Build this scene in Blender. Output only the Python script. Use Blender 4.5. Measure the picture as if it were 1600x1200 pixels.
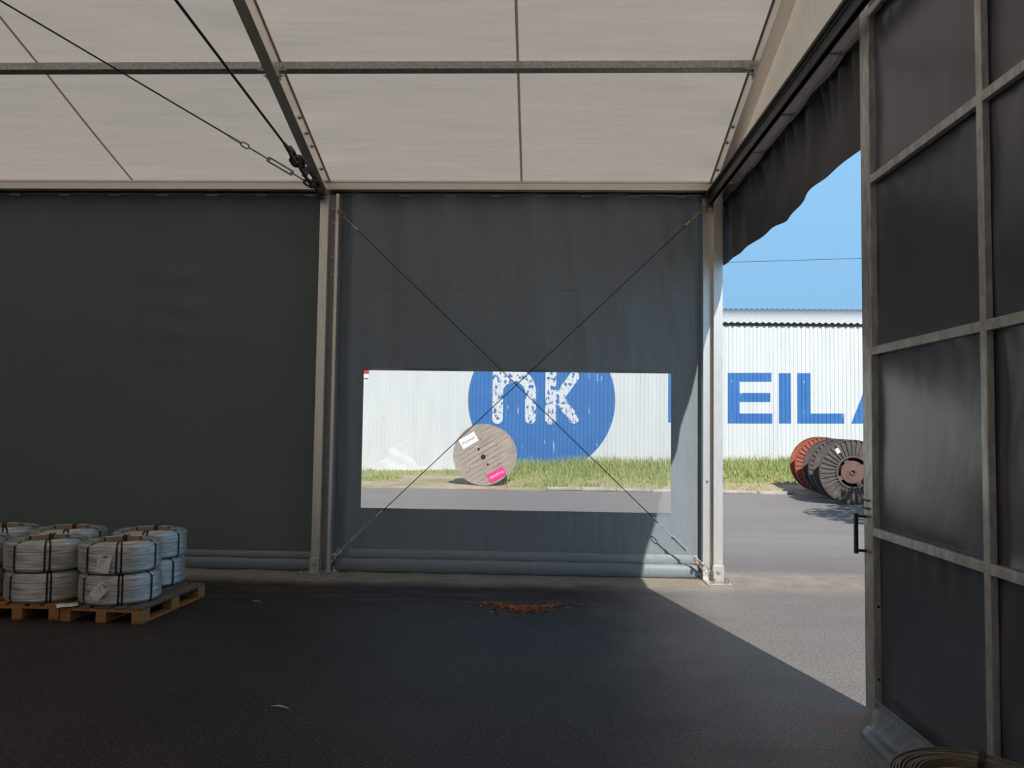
import bpy, bmesh, math, random
import numpy as np
from mathutils import Vector, Matrix, Euler
random.seed(7); np.random.seed(7)
PI = math.pi
SC = bpy.context.scene
COL = SC.collection
for o in list(bpy.data.objects): bpy.data.objects.remove(o)

# ------------------------------------------------------------------ camera, sky, sun, exposure
def camera():
    p, y, r = 0.0522, 0.0365, 0.0136
    f = Vector((-math.sin(y)*math.cos(p), math.cos(y)*math.cos(p), math.sin(p)))
    ri = Vector((math.cos(y), math.sin(y), 0)); up = ri.cross(f)
    c, s = math.cos(r), math.sin(r)
    R_, U_ = c*ri + s*up, -s*ri + c*up
    cam = bpy.data.cameras.new('camera'); o = bpy.data.objects.new('camera', cam); COL.objects.link(o)
    m = Matrix((R_, U_, -f)).transposed().to_4x4(); m.translation = Vector((2.8033, -9.8337, 1.8767))
    o.matrix_world = m
    cam.sensor_width = 36; cam.lens = 1235.2*36/1600; cam.clip_end = 500
    SC.camera = o
camera()
SUN_DIR = Vector((-1, 4.05, -3.75)).normalized()          # the way the light travels
sl = bpy.data.lights.new('sun', 'SUN'); sl.energy = 4.7; sl.angle = 0.009; sl.color = (1.0, 0.955, 0.90)
so = bpy.data.objects.new('sun', sl); COL.objects.link(so); so.location = (10, -30, 30)
so.rotation_euler = SUN_DIR.to_track_quat('-Z', 'Y').to_euler()
w = bpy.data.worlds.new('sky'); SC.world = w; w.use_nodes = True
nt = w.node_tree; bg = nt.nodes['Background']
tc = nt.nodes.new('ShaderNodeTexCoord'); sp = nt.nodes.new('ShaderNodeSeparateXYZ'); cr = nt.nodes.new('ShaderNodeValToRGB')
nt.links.new(tc.outputs['Generated'], sp.inputs[0]); nt.links.new(sp.outputs['Z'], cr.inputs[0]); nt.links.new(cr.outputs[0], bg.inputs[0])
e = cr.color_ramp.elements
e[0].position = 0.0; e[0].color = (0.36, 0.60, 0.80, 1)
e[1].position = 0.14; e[1].color = (0.27, 0.55, 0.84, 1)
for p_, c_ in ((0.30, (0.30, 0.60, 0.93, 1)), (0.6, (0.15, 0.21, 0.30, 1)), (1.0, (0.10, 0.13, 0.19, 1))):
    k = e.new(p_); k.color = c_
bg.inputs[1].default_value = 1.0
SC.view_settings.view_transform = 'Standard'; SC.view_settings.look = 'None'
SC.view_settings.gamma = 1; SC.view_settings.use_curve_mapping = False; SC.view_settings.exposure = 0.0
SC.cycles.max_bounces = 8; SC.cycles.diffuse_bounces = 5; SC.cycles.transparent_max_bounces = 12
SC.cycles.use_denoising = True

# ------------------------------------------------------------------ materials
def nodes_of(name):
    m = bpy.data.materials.new(name); m.use_nodes = True
    return m, m.node_tree, m.node_tree.nodes['Principled BSDF']
def N(t, kind, **kw):
    n = t.nodes.new(kind)
    for k, v in kw.items():
        if k in n.inputs: n.inputs[k].default_value = v
        else: setattr(n, k, v)
    return n
def rgba(c): return (c[0], c[1], c[2], 1)
def mix(t, fac, a, b):
    n = t.nodes.new('ShaderNodeMix'); n.data_type = 'RGBA'
    for i, v in ((6, a), (7, b)):
        if isinstance(v, tuple): n.inputs[i].default_value = rgba(v)
        else: t.links.new(v, n.inputs[i])
    if isinstance(fac, float): n.inputs[0].default_value = fac
    else: t.links.new(fac, n.inputs[0])
    return n.outputs[2]
def noise_fac(t, scale, lo, hi, detail=4, stretch=(1, 1, 1), coord='Object', rough=.55):
    tc = N(t, 'ShaderNodeTexCoord'); mp = N(t, 'ShaderNodeMapping'); mp.inputs['Scale'].default_value = stretch
    t.links.new(tc.outputs[coord], mp.inputs[0])
    n = N(t, 'ShaderNodeTexNoise', Scale=scale, Detail=detail, Roughness=rough); t.links.new(mp.outputs[0], n.inputs['Vector'])
    r = N(t, 'ShaderNodeMapRange'); r.inputs[1].default_value = lo; r.inputs[2].default_value = hi
    t.links.new(n.outputs[0], r.inputs[0])
    return r.outputs[0]
def bump(t, b, height, strength, dist=.01, prev=None):
    n = N(t, 'ShaderNodeBump', Strength=strength, Distance=dist); t.links.new(height, n.inputs['Height'])
    if prev is not None: t.links.new(prev, n.inputs['Normal'])
    t.links.new(n.outputs[0], b.inputs['Normal']); return n.outputs[0]
def mat(name, c1, c2=None, scale=20, rough=.6, metal=0, lo=.35, hi=.65, stretch=(1, 1, 1), bs=0, bscale=None, bd=.003, spec=.5):
    m, t, b = nodes_of(name)
    b.inputs['Roughness'].default_value = rough; b.inputs['Metallic'].default_value = metal
    b.inputs['Specular IOR Level'].default_value = spec
    if c2 is None: c2 = tuple(x*.85 for x in c1)
    f = noise_fac(t, scale, lo, hi, stretch=stretch)
    t.links.new(mix(t, f, c1, c2), b.inputs['Base Color'])
    if bs: bump(t, b, noise_fac(t, bscale or scale*3, 0, 1, stretch=stretch), bs, bd)
    return m
M = {}
M['alu'] = mat('aluminium', (.90, .86, .81), (.80, .77, .73), 9, .36, .85, stretch=(6, 6, 1), bs=.15)
M['alu_pale'] = mat('pale aluminium', (.92, .87, .79), (.88, .83, .75), 6, .33, .85, stretch=(1, 6, 6))
M['galv'] = mat('galvanised steel', (.52, .52, .495), (.34, .345, .33), 26, .45, .65, bs=.2)
M['galv_dull'] = mat('dull galvanised steel', (.72, .70, .66), (.46, .455, .44), 22, .42, .6, stretch=(1, 1, .35), bs=.2)
M['steel_dark'] = mat('dark steel', (.055, .057, .06), (.03, .03, .032), 15, .45, .5)
M['wire_steel'] = mat('dark wire rope', (.03, .03, .032), (.018, .018, .02), 60, .6, .2)
M['zinc'] = mat('bright zinc', (.62, .62, .60), (.45, .45, .43), 40, .38, .8)
M['orange'] = mat('orange paint', (.55, .14, .05), (.35, .09, .04), 30, .5)
M['brass'] = mat('ochre plastic', (.55, .30, .08), (.45, .23, .06), 30, .5)
M['black'] = mat('black strap', (.012, .012, .013), (.02, .02, .02), 30, .5)
M['paper'] = mat('white paper', (.92, .91, .88), (.86, .85, .82), 12, .8)
M['ink'] = mat('grey ink', (.08, .08, .08), (.12, .12, .12), 20, .8)
M['card'] = mat('cardboard', (.50, .34, .23), (.42, .28, .19), 10, .85)
M['pink'] = mat('pink label', (.85, .02, .25), (.78, .03, .22), 12, .6)
M['white_print'] = mat('white print', (.85, .82, .84), (.8, .76, .79), 12, .7)
M['cover'] = mat('weathered plank wood', (.52, .43, .36), (.25, .21, .185), 4, .85, lo=.3, hi=.7, stretch=(.8, 13, 13), bs=.3)
M['pallet_new'] = mat('orange pallet wood', (.47, .22, .075), (.33, .145, .05), 5, .8, stretch=(1, 5, 5), bs=.2)
M['pallet_old'] = mat('grey pallet wood', (.20, .165, .135), (.12, .10, .085), 6, .85, stretch=(5, 1, 5), bs=.3)
M['block'] = mat('chipboard block', (.50, .27, .11), (.38, .19, .07), 40, .85, bs=.3)
M['rust_dark'] = mat('dark rusty steel', (.165, .135, .12), (.095, .085, .082), 5, .75, .2, bs=.3)
M['rust_mid'] = mat('brown grey painted steel', (.155, .125, .11), (.10, .085, .08), 5, .75, .2, bs=.3)
M['rust_red'] = mat('faded red steel', (.44, .135, .085), (.33, .09, .06), 5, .75, .1, bs=.3)
M['rust_hub'] = mat('red brown steel', (.22, .125, .10), (.155, .09, .075), 6, .7, .2, bs=.3)
M['hole'] = mat('black hollow', (.01, .01, .01), (.012, .012, .012), 6, .9)
M['blue_paint'] = None
M['red_sign'] = mat('red sign', (.60, .03, .05), (.5, .03, .04), 6, .5)
M['roofing'] = mat('pale roofing sheet', (.55, .58, .60), (.48, .51, .53), 4, .5)
M['dark_gap'] = mat('shaded eave board', (.10, .10, .11), (.08, .08, .09), 4, .8)
M['kerb'] = mat('kerb concrete', (.55, .51, .45), (.40, .37, .33), 5, .9, bs=.4)
M['strip_roll'] = mat('grey brown rolled strip', (.30, .26, .225), (.19, .165, .145), 14, .55, .3, stretch=(1, 1, 4))
M['rust_core'] = mat('rust brown core', (.60, .29, .125), (.46, .22, .095), 9, .8)
M['apron'] = mat('dull metal sheet', (.17, .16, .155), (.095, .09, .088), 7, .42, .35, stretch=(1, 6, 1))
M['bark'] = mat('bark', (.16, .12, .09), (.10, .075, .055), 14, .9, bs=.5)
M['leaf'] = mat('leaf green', (.06, .14, .03), (.10, .19, .04), 3, .7)
M['stick'] = mat('pale dry stick', (.62, .58, .52), (.5, .47, .42), 20, .8)
M['debris'] = mat('brown dry debris', (.42, .16, .065), (.24, .09, .04), 14, .9)

def tarp(name, c1, c2, rough=.5, folds=.25, stretch=(2.2, 1, .35), spec=.5):
    m, t, b = nodes_of(name)
    b.inputs['Roughness'].default_value = rough; b.inputs['Specular IOR Level'].default_value = spec
    t.links.new(mix(t, noise_fac(t, 1.3, .3, .7), c1, c2), b.inputs['Base Color'])
    n1 = bump(t, b, noise_fac(t, 2.2, .2, .8, detail=3, stretch=stretch), folds, .03)
    bump(t, b, noise_fac(t, 260, 0, 1, detail=1), .06, .002, n1)
    return m
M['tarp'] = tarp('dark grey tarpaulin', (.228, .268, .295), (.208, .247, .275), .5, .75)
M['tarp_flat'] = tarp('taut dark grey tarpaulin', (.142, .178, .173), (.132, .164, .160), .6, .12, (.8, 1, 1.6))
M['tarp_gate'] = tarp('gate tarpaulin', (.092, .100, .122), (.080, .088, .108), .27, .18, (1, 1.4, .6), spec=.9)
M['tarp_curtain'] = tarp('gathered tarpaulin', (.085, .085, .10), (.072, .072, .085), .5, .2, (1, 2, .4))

def roof_mat(name, ca, cb, dc):
    m, t, b = nodes_of(name)
    t.nodes.remove(b); out = t.nodes['Material Output']
    c = mix(t, noise_fac(t, .6, .3, .7), ca, cb)
    tr = N(t, 'ShaderNodeBsdfTranslucent'); df = N(t, 'ShaderNodeBsdfDiffuse'); mx = N(t, 'ShaderNodeMixShader'); mx.inputs[0].default_value = .32
    t.links.new(c, tr.inputs[0]); df.inputs[0].default_value = rgba(dc)
    n = N(t, 'ShaderNodeBump', Strength=.19, Distance=.045)
    t.links.new(noise_fac(t, 1.6, .2, .8, detail=3, stretch=(.35, 1.8, 1)), n.inputs['Height'])
    t.links.new(n.outputs[0], tr.inputs['Normal']); t.links.new(n.outputs[0], df.inputs['Normal'])
    t.links.new(tr.outputs[0], mx.inputs[1]); t.links.new(df.outputs[0], mx.inputs[2]); t.links.new(mx.outputs[0], out.inputs[0])
    return m
M['roof'] = roof_mat('translucent white roof sheet', (.60, .505, .415), (.565, .48, .395), (.78, .73, .66))
M['gable'] = roof_mat('translucent gable sheet', (.95, .84, .72), (.92, .81, .70), (.80, .76, .70))
M['seam'] = roof_mat('translucent seam tape', (.42, .33, .24), (.38, .30, .22), (.42, .36, .30))
M['rear_fill_sheet'] = roof_mat('added pale rear sheet', (.62, .57, .53), (.58, .535, .50), (.60, .57, .53))  # for the added wall behind the camera, lets light through onto the posts

def pane_mat():
    m, t, b = nodes_of('clear pvc film')
    t.nodes.remove(b); out = t.nodes['Material Output']
    tp = N(t, 'ShaderNodeBsdfTransparent'); tp.inputs[0].default_value = (.97, .98, .98, 1)
    df = N(t, 'ShaderNodeBsdfDiffuse'); df.inputs[0].default_value = (.85, .88, .88, 1)
    gl = N(t, 'ShaderNodeBsdfGlossy', Roughness=.12)
    a = N(t, 'ShaderNodeMixShader'); a.inputs[0].default_value = .05
    c = N(t, 'ShaderNodeMixShader'); c.inputs[0].default_value = .02
    t.links.new(tp.outputs[0], a.inputs[1]); t.links.new(df.outputs[0], a.inputs[2])
    t.links.new(a.outputs[0], c.inputs[1]); t.links.new(gl.outputs[0], c.inputs[2]); t.links.new(c.outputs[0], out.inputs[0])
    return m
M['pane'] = pane_mat()

def asphalt():
    m, t, b = nodes_of('asphalt')
    tc = N(t, 'ShaderNodeTexCoord'); sx = N(t, 'ShaderNodeSeparateXYZ'); t.links.new(tc.outputs['Object'], sx.inputs[0])
    def mr(src, a, c, o0=0, o1=1, smooth=True):
        r = N(t, 'ShaderNodeMapRange'); r.interpolation_type = 'SMOOTHSTEP' if smooth else 'LINEAR'
        for i, v in ((1, a), (2, c), (3, o0), (4, o1)): r.inputs[i].default_value = v
        t.links.new(src, r.inputs[0]); return r.outputs[0]
    def ma(op, a, c):
        n = N(t, 'ShaderNodeMath', operation=op)
        for i, v in enumerate((a, c)):
            if isinstance(v, (int, float)): n.inputs[i].default_value = v
            else: t.links.new(v, n.inputs[i])
        return n.outputs[0]
    X, Y = sx.outputs['X'], sx.outputs['Y']
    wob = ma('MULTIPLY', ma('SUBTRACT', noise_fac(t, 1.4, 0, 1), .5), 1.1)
    # daylight put into colour: paler outside and round gate; dusty strip along wall
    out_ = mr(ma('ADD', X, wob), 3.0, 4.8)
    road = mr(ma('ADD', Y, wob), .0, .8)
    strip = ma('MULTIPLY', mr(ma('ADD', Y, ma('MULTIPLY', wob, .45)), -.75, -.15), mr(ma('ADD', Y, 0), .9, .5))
    day_mask = ma('MAXIMUM', out_, road)
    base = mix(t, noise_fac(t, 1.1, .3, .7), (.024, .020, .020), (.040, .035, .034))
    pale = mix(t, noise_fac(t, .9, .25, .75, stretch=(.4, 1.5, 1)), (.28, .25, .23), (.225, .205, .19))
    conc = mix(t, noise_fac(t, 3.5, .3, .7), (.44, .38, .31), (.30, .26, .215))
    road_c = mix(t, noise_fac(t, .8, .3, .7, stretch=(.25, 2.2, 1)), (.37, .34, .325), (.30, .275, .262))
    c = mix(t, day_mask, base, pale)
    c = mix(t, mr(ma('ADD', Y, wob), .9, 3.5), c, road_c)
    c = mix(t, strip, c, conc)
    # scuffed dust left of the post and the rusty patch at the gate foot
    sc_ = ma('MULTIPLY', noise_fac(t, 3.2, .5, .75, stretch=(.5, 2, 1)), mr(ma('ADD', Y, 0), -2.4, -.9))
    c = mix(t, ma('MULTIPLY', sc_, .22), c, (.40, .36, .31))
    dx = ma('SUBTRACT', X, 4.80); dy = ma('SUBTRACT', Y, -4.62)
    d2 = ma('ADD', ma('MULTIPLY', dx, dx), ma('MULTIPLY', ma('MULTIPLY', dy, dy), 2.0))
    rust = ma('MULTIPLY', mr(d2, .10, .0), noise_fac(t, 7, .35, .65))
    c = mix(t, rust, c, (.36, .19, .11))
    speck = noise_fac(t, 55, .54, .68, detail=3)
    c = mix(t, ma('MULTIPLY', speck, .26), c, (.40, .38, .36))
    dark = noise_fac(t, 62, .50, .34, detail=3)
    c = mix(t, ma('MULTIPLY', dark, .78), c, (.012, .011, .012))
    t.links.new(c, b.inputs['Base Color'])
    b.inputs['Roughness'].default_value = .60; b.inputs['Specular IOR Level'].default_value = .32
    n1 = bump(t, b, noise_fac(t, 110, .2, .8, detail=2), .55, .004)
    bump(t, b, noise_fac(t, 1.0, .2, .8), .25, .02, n1)
    return m
M['asphalt'] = asphalt()

def soil_mat():
    m, t, b = nodes_of('verge soil and short grass')
    tc = N(t, 'ShaderNodeTexCoord'); sx = N(t, 'ShaderNodeSeparateXYZ'); t.links.new(tc.outputs['Object'], sx.inputs[0])
    soil = mix(t, noise_fac(t, 3, .3, .7), (.62, .50, .37), (.44, .35, .24))
    gr = mix(t, noise_fac(t, 8, .3, .7), (.24, .30, .09), (.36, .34, .14))
    f = noise_fac(t, .55, .24, .52)
    t.links.new(mix(t, f, gr, soil), b.inputs['Base Color']); b.inputs['Roughness'].default_value = .95
    bump(t, b, noise_fac(t, 14, 0, 1), .6, .05)
    return m
M['soil'] = soil_mat()
def grass_mat():
    m, t, b = nodes_of('grass blades')
    c = mix(t, noise_fac(t, .9, .35, .65), (.22, .34, .085), (.40, .42, .15))
    c = mix(t, noise_fac(t, 9, .45, .7), c, (.46, .44, .22))
    t.links.new(c, b.inputs['Base Color']); b.inputs['Roughness'].default_value = .7
    return m
M['grass'] = grass_mat()
def facade_mat():
    m, t, b = nodes_of('white profiled sheet')
    c = mix(t, noise_fac(t, .8, .3, .7, stretch=(3, 1, .4)), (.70, .725, .735), (.63, .66, .675))
    c = mix(t, noise_fac(t, 5, .66, .76), c, (.50, .50, .48))
    t.links.new(c, b.inputs['Base Color']); b.inputs['Roughness'].default_value = .5
    bump(t, b, noise_fac(t, .9, .2, .8), .15, .05)
    return m
M['facade'] = facade_mat()
def paint_mat(name, c1, c2, chip, amount, stretch, scale):
    m, t, b = nodes_of(name)
    c = mix(t, noise_fac(t, 1.5, .3, .7), c1, c2)
    c = mix(t, noise_fac(t, scale, amount, amount+.04, detail=5, stretch=stretch), c, chip)
    t.links.new(c, b.inputs['Base Color']); b.inputs['Roughness'].default_value = .55
    return m
M['blue_paint'] = paint_mat('blue paint', (.030, .155, .44), (.038, .185, .49), (.62, .68, .74), .655, (2.6, 1, .45), 3.2)
M['logo_white'] = paint_mat('chipped white paint', (.72, .74, .76), (.66, .69, .72), (.035, .16, .44), .53, (1.0, 1, .8), 6.5)
def wire_mat():
    m, t, b = nodes_of('galvanised wire')
    c = mix(t, noise_fac(t, 5, .35, .62, stretch=(1, 1, 14)), (.90, .92, .91), (.52, .535, .54))
    t.links.new(c, b.inputs['Base Color']); b.inputs['Metallic'].default_value = .5; b.inputs['Roughness'].default_value = .33
    bump(t, b, noise_fac(t, 9, 0, 1, stretch=(1, 1, 16)), .5, .01)
    return m
M['wire'] = wire_mat()

# ------------------------------------------------------------------ helpers
def tag(o, label=None, cat=None, group=None, kind=None):
    if label: o['label'] = label
    if cat: o['category'] = cat
    if group: o['group'] = group
    if kind: o['kind'] = kind
    return o
def thing(name, loc, label, cat, group=None, rz=0):
    o = bpy.data.objects.new(name, None); COL.objects.link(o); o.location = loc; o.rotation_euler = (0, 0, rz)
    o.empty_display_size = .1
    return tag(o, label, cat, group)
def obj(name, bm, m, parent=None, world=True, smooth=False, bevel=0, origin=True):
    """link bm as one mesh object; its coordinates are world coordinates unless world=False"""
    me = bpy.data.meshes.new(name)
    off = Vector((0, 0, 0))
    if parent is not None:
        if world:
            p = parent
            while p is not None: off += p.location; p = p.parent
    elif origin and len(bm.verts):
        xs = [v.co for v in bm.verts]
        off = Vector(((min(c.x for c in xs)+max(c.x for c in xs))/2, (min(c.y for c in xs)+max(c.y for c in xs))/2, min(c.z for c in xs)))
    if off.length: bmesh.ops.translate(bm, verts=bm.verts, vec=-off)
    bmesh.ops.recalc_face_normals(bm, faces=bm.faces)
    bm.to_mesh(me); bm.free()
    if smooth:
        for p in me.polygons: p.use_smooth = True
    me.materials.append(m)
    o = bpy.data.objects.new(name, me); COL.objects.link(o)
    if parent is None: o.location = off
    else: o.parent = parent
    if bevel:
        b = o.modifiers.new('bevel', 'BEVEL'); b.width = bevel; b.segments = 2; b.limit_method = 'ANGLE'
    return o
def struct(name, bm, m, smooth=False, origin=True):
    return tag(obj(name, bm, m, smooth=smooth, origin=origin), kind='structure')
def B(): return bmesh.new()
def box(bm, x0, x1, y0, y1, z0, z1, mtx=None):
    vs = [bm.verts.new((x, y, z)) for z in (z0, z1) for y in (y0, y1) for x in (x0, x1)]
    if mtx is not None:
        for v in vs: v.co = mtx @ v.co
    for f in ((0, 2, 3, 1), (4, 5, 7, 6), (0, 1, 5, 4), (2, 6, 7, 3), (0, 4, 6, 2), (1, 3, 7, 5)):
        bm.faces.new([vs[i] for i in f])
    return bm
def bar(bm, a, b, w, h, up=(0, 0, 1)):
    """rectangular bar from a to b, w across, h along up"""
    a, b = Vector(a), Vector(b); d = b-a; L = d.length; d.normalize()
    u = Vector(up); s = d.cross(u).normalized(); u = s.cross(d).normalized()
    m = Matrix((s, u, d)).transposed().to_4x4(); m.translation = a
    return box(bm, -w/2, w/2, -h/2, h/2, 0, L, m)
def tube(bm, pts, r, seg=8, caps=True):
    pts = [Vector(p) for p in pts]; rings = []
    for i, p in enumerate(pts):
        d = (pts[min(i+1, len(pts)-1)] - pts[max(i-1, 0)]).normalized()
        u = Vector((0, 0, 1)) if abs(d.z) < .9 else Vector((1, 0, 0))
        s = d.cross(u).normalized(); u = s.cross(d)
        rr = r[i] if isinstance(r, (list, tuple)) else r
        rings.append([bm.verts.new(p + rr*(math.cos(2*PI*k/seg)*s + math.sin(2*PI*k/seg)*u)) for k in range(seg)])
    for a, b in zip(rings, rings[1:]):
        for k in range(seg): bm.faces.new((a[k], a[(k+1) % seg], b[(k+1) % seg], b[k]))
    if caps: bm.faces.new(rings[0]); bm.faces.new(rings[-1][::-1])
    return bm
def lathe(bm, prof, seg=32, mtx=None, closed=False):
    rings = []
    for r, z in prof:
        if r < 1e-6: rings.append([bm.verts.new((0, 0, z))])
        else: rings.append([bm.verts.new((r*math.cos(2*PI*k/seg), r*math.sin(2*PI*k/seg), z)) for k in range(seg)])
    pr = list(zip(rings, rings[1:]))
    if closed: pr.append((rings[-1], rings[0]))
    for a, b in pr:
        for k in range(seg):
            k2 = (k+1) % seg
            vs = [a[0]] if len(a) == 1 else [a[k], a[k2]]
            vs += [b[0]] if len(b) == 1 else [b[k2], b[k]]
            if len(vs) > 2: bm.faces.new(vs)
    if mtx is not None:
        for rg in rings:
            for v in rg: v.co = mtx @ v.co
    return bm
def frame_to(d, roll=0):
    """rotation taking +Z to d"""
    return Vector(d).normalized().to_track_quat('Z', 'Y').to_matrix().to_4x4() @ Matrix.Rotation(roll, 4, 'Z')
def link_ring(bm, c, d, L, W, r, roll=0, seg=16):
    """an oval chain link lying along d"""
    m = frame_to(d, roll); m.translation = Vector(c)
    pts = []
    for k in range(seg+1):
        a = 2*PI*k/seg
        z = (L-W)/2*(1 if math.sin(a) > 0 else -1)*(1 if abs(math.sin(a)) > .01 else 0) + W/2*math.sin(a)
        pts.append(m @ Vector((W/2*math.cos(a), 0, z)))
    return tube(bm, pts, r, 6, caps=False)
def bolt(bm, c, axis, r=.014, L=.02):
    m = frame_to(axis); m.translation = Vector(c)
    lathe(bm, [(0, 0), (r*1.7, 0), (r*1.7, .004), (r, .004), (r, L), (r*.55, L), (r*.55, L+.015), (0, L+.015)], 6, m)
    return bm
def grid(bm, us, vs, fn, skip=None):
    V = [[bm.verts.new(fn(u, v)) for u in us] for v in vs]
    for j in range(len(vs)-1):
        for i in range(len(us)-1):
            if skip and skip((us[i]+us[i+1])/2, (vs[j]+vs[j+1])/2): continue
            bm.faces.new((V[j][i], V[j][i+1], V[j+1][i+1], V[j+1][i]))
    return bm
def lin(a, b, n): return [a+(b-a)*i/(n-1) for i in range(n)]
def merge(a, extra): return sorted(set([round(x, 5) for x in a] + [round(x, 5) for x in extra]))
def copy_tree(o, parent=None):
    c = o.copy(); COL.objects.link(c)
    if parent is not None: c.parent = parent
    for ch in o.children: copy_tree(ch, c)
    return c

# ------------------------------------------------------------------ the hall: floor, walls, roof
H, TA = 4.987, .3168
PW, PE = -13.0, 5.12          # left end of the hall, gable plane
def roof_z(y, off=0): return H + off - TA*y
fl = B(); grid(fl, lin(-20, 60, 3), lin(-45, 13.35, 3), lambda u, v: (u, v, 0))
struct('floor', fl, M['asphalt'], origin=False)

def folds(u, v):
    """hang of the loose bay sheet (u along, v up)"""
    top = max(0, min(1, (v-2.7)/2.0))
    d = .020*math.sin(u*5.1+.6)*(.3+top) + .016*math.sin(u*11.3+v*.6)*(.2+top)
    k = math.exp(-((u-4.55-.12*(4.8-v))/.12)**2) + .7*math.exp(-((u-4.2-.22*(4.8-v))/.10)**2)
    d += .045*k*max(0, min(1, (v-2.5)/.7))*(1 if v < 4.9 else 0)
    d += .026*math.exp(-((u-.35)/.06)**2) + .022*math.exp(-((u-3.1-.15*(4.8-v))/.05)**2)*max(0, min(1, (v-2.5)/.5))
    d += .006*math.sin(u*4.2)*max(0, 1-abs(v-.5)/.5)
    return d*max(0, min(1, (u-.10)/.2))*max(0, min(1, (4.88-u)/.15))
WX0, WX1, WZ0, WZ1 = .525, 4.455, .800, 2.560      # clear window in the bay sheet
us = merge(lin(.06, 4.795, 150), [WX0, WX1]); vs = merge(lin(.06, 4.93, 110), [WZ0, WZ1])
b = grid(B(), us, vs, lambda u, v: (u, .25-folds(u, v)*(0 if (abs(v-WZ0) < 1e-4 or abs(v-WZ1) < 1e-4) and WX0-.01 < u < WX1+.01 else 1), v),
         skip=lambda u, v: WX0 < u < WX1 and WZ0 < v < WZ1)
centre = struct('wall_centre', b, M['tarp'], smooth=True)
def hem(parent, x0, x1, band0, band1, rr, zc):
    n = 60
    b = B(); grid(b, lin(x0, x1, n), lin(band0, band1, 4), lambda u, v: (u, .236-.012*math.sin((v-band0)/(band1-band0)*PI), v))
    obj('hem_band', b, M['tarp_hem'], parent, smooth=True)
    b = B(); xs_ = [x0, x0+.012, x0+.035, x0+.07]+lin(x0+.15, x1-.15, n)+[x1-.07, x1-.035, x1-.012, x1]; pts = [(x, .19+.004*math.sin(x*7), zc) for x in xs_]
    rs = [rr*(1+.03*math.sin(x*9.0)+.02*math.sin(x*23)) for x in xs_]
    for k in range(4): rs[k] *= (.45, .78, .93, .98)[k]; rs[-1-k] *= (.45, .78, .93, .98)[k]
    tube(b, pts, rs, 20)
    for v in b.verts: v.co.y = .205+(v.co.y-.19)*.6
    obj('hem_roll', b, M['tarp'], parent, smooth=True)
M['tarp_hem'] = tarp('hem tarpaulin', (.29, .325, .345), (.265, .30, .32), .5, .3, (3, 1, 3))
b = B(); grid(b, [0, 1, 2], [.03, 4.93], lambda u, v: ((4.745, .254), (4.745, .45), (5.06, .45))[u] + (v,)); grid(b, [4.79, 5.06], [4.55, 4.93], lambda u, v: (u, .252, v)); obj('edge_flap', b, M['tarp'], centre)
hem(centre, .215, 4.79, .175, .285, .088, .088)
for zc in (3.62,):
    b = B(); grid(b, lin(.1, 4.79, 150), [zc-.006, zc+.006], lambda u, v: (u, .2485-folds(u, v)-.0015, v)); obj('weld_seam', b, M['tarp'], centre)

b = grid(B(), lin(PW, -.02, 160), lin(.06, 4.93, 60),
         lambda u, v: (u, .25-.010*math.exp(-((u+1.9)/.45)**2)*math.sin(v*17+.8*math.sin(u*3))*math.exp(-((v-3.6)/.95)**2), v))
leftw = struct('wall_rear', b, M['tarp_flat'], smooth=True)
hem(leftw, PW+.1, -.05, .150, .235, .075, .075)
b = B(); grid(b, [-2.455, -2.43], [.3, 4.8], lambda u, v: (u, .2475, v)); obj('weld_seam', b, M['tarp_flat'], leftw)

b = box(B(), WX0, WX1, .2495, .2505, WZ0, WZ1); tag(obj('window_1', b, M['pane']), kind='structure')
# unseen walls added to shut the hall early and hold its light down
b = box(B(), PW-.02, PW, -12.5, .3, 0, 9.2); struct('wall_left', b, M['tarp_flat'])
b = box(B(), PW, PE, -12.52, -12.5, 0, 9.2); struct('wall_behind_added', b, M['rear_fill_sheet'])  # added partition, translucent to brighten the posts and eave beams
# gable triangle, pale sheet above the gate beam, dark below it behind the leaf
b = B(); bv = [b.verts.new((PE, y, z)) for y, z in ((.27, 4.70), (.27, roof_z(.27)+.03), (-10, roof_z(-10)+.03), (-12.5, roof_z(-10)+.03-2.5*TA), (-12.5, 4.70))]; b.faces.new(bv)
r = bmesh.ops.extrude_face_region(b, geom=b.faces[:]); bmesh.ops.translate(b, verts=[v for v in r['geom'] if isinstance(v, bmesh.types.BMVert)], vec=(.01, 0, 0))
struct('wall_right', b, M['gable'])
b = box(B(), PE, PE+.01, -12.5, -9.6, 0, 4.72); struct('wall_right_lower', b, M['tarp_flat'])

def roof_pt(u, v):
    y = v
    z = roof_z(y) if y > -10 else roof_z(-10) + TA*(y+10)
    m = ((u+.0) % 4.97)/4.97
    sag = .018*math.sin(m*PI)*math.sin(min(1, max(0, (.3-y)/2.2))*PI) if y > -1.9 else .012*math.sin(m*PI)
    # creases pulled towards the frames
    sag += .010*math.exp(-(m/.10)**2)*math.sin(y*9+u*2) + .010*math.exp(-((1-m)/.10)**2)*math.sin(y*8-u*2)
    return (u, y, z + .012 - sag)
b = grid(B(), lin(PW, PE, 181), merge(lin(.30, -10, 80), lin(-10, -12.5, 6)), roof_pt)
ceil = struct('ceiling', b, M['roof'], smooth=True)
for k, xs in enumerate((2.53, -2.50)):
    b = grid(B(), [xs-.014, xs+.014], lin(.05, -9.9, 60), lambda u, v: (u, v, roof_pt(xs, v)[2]-.006)); obj('seam_tape', b, M['seam'], ceil)

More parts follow.
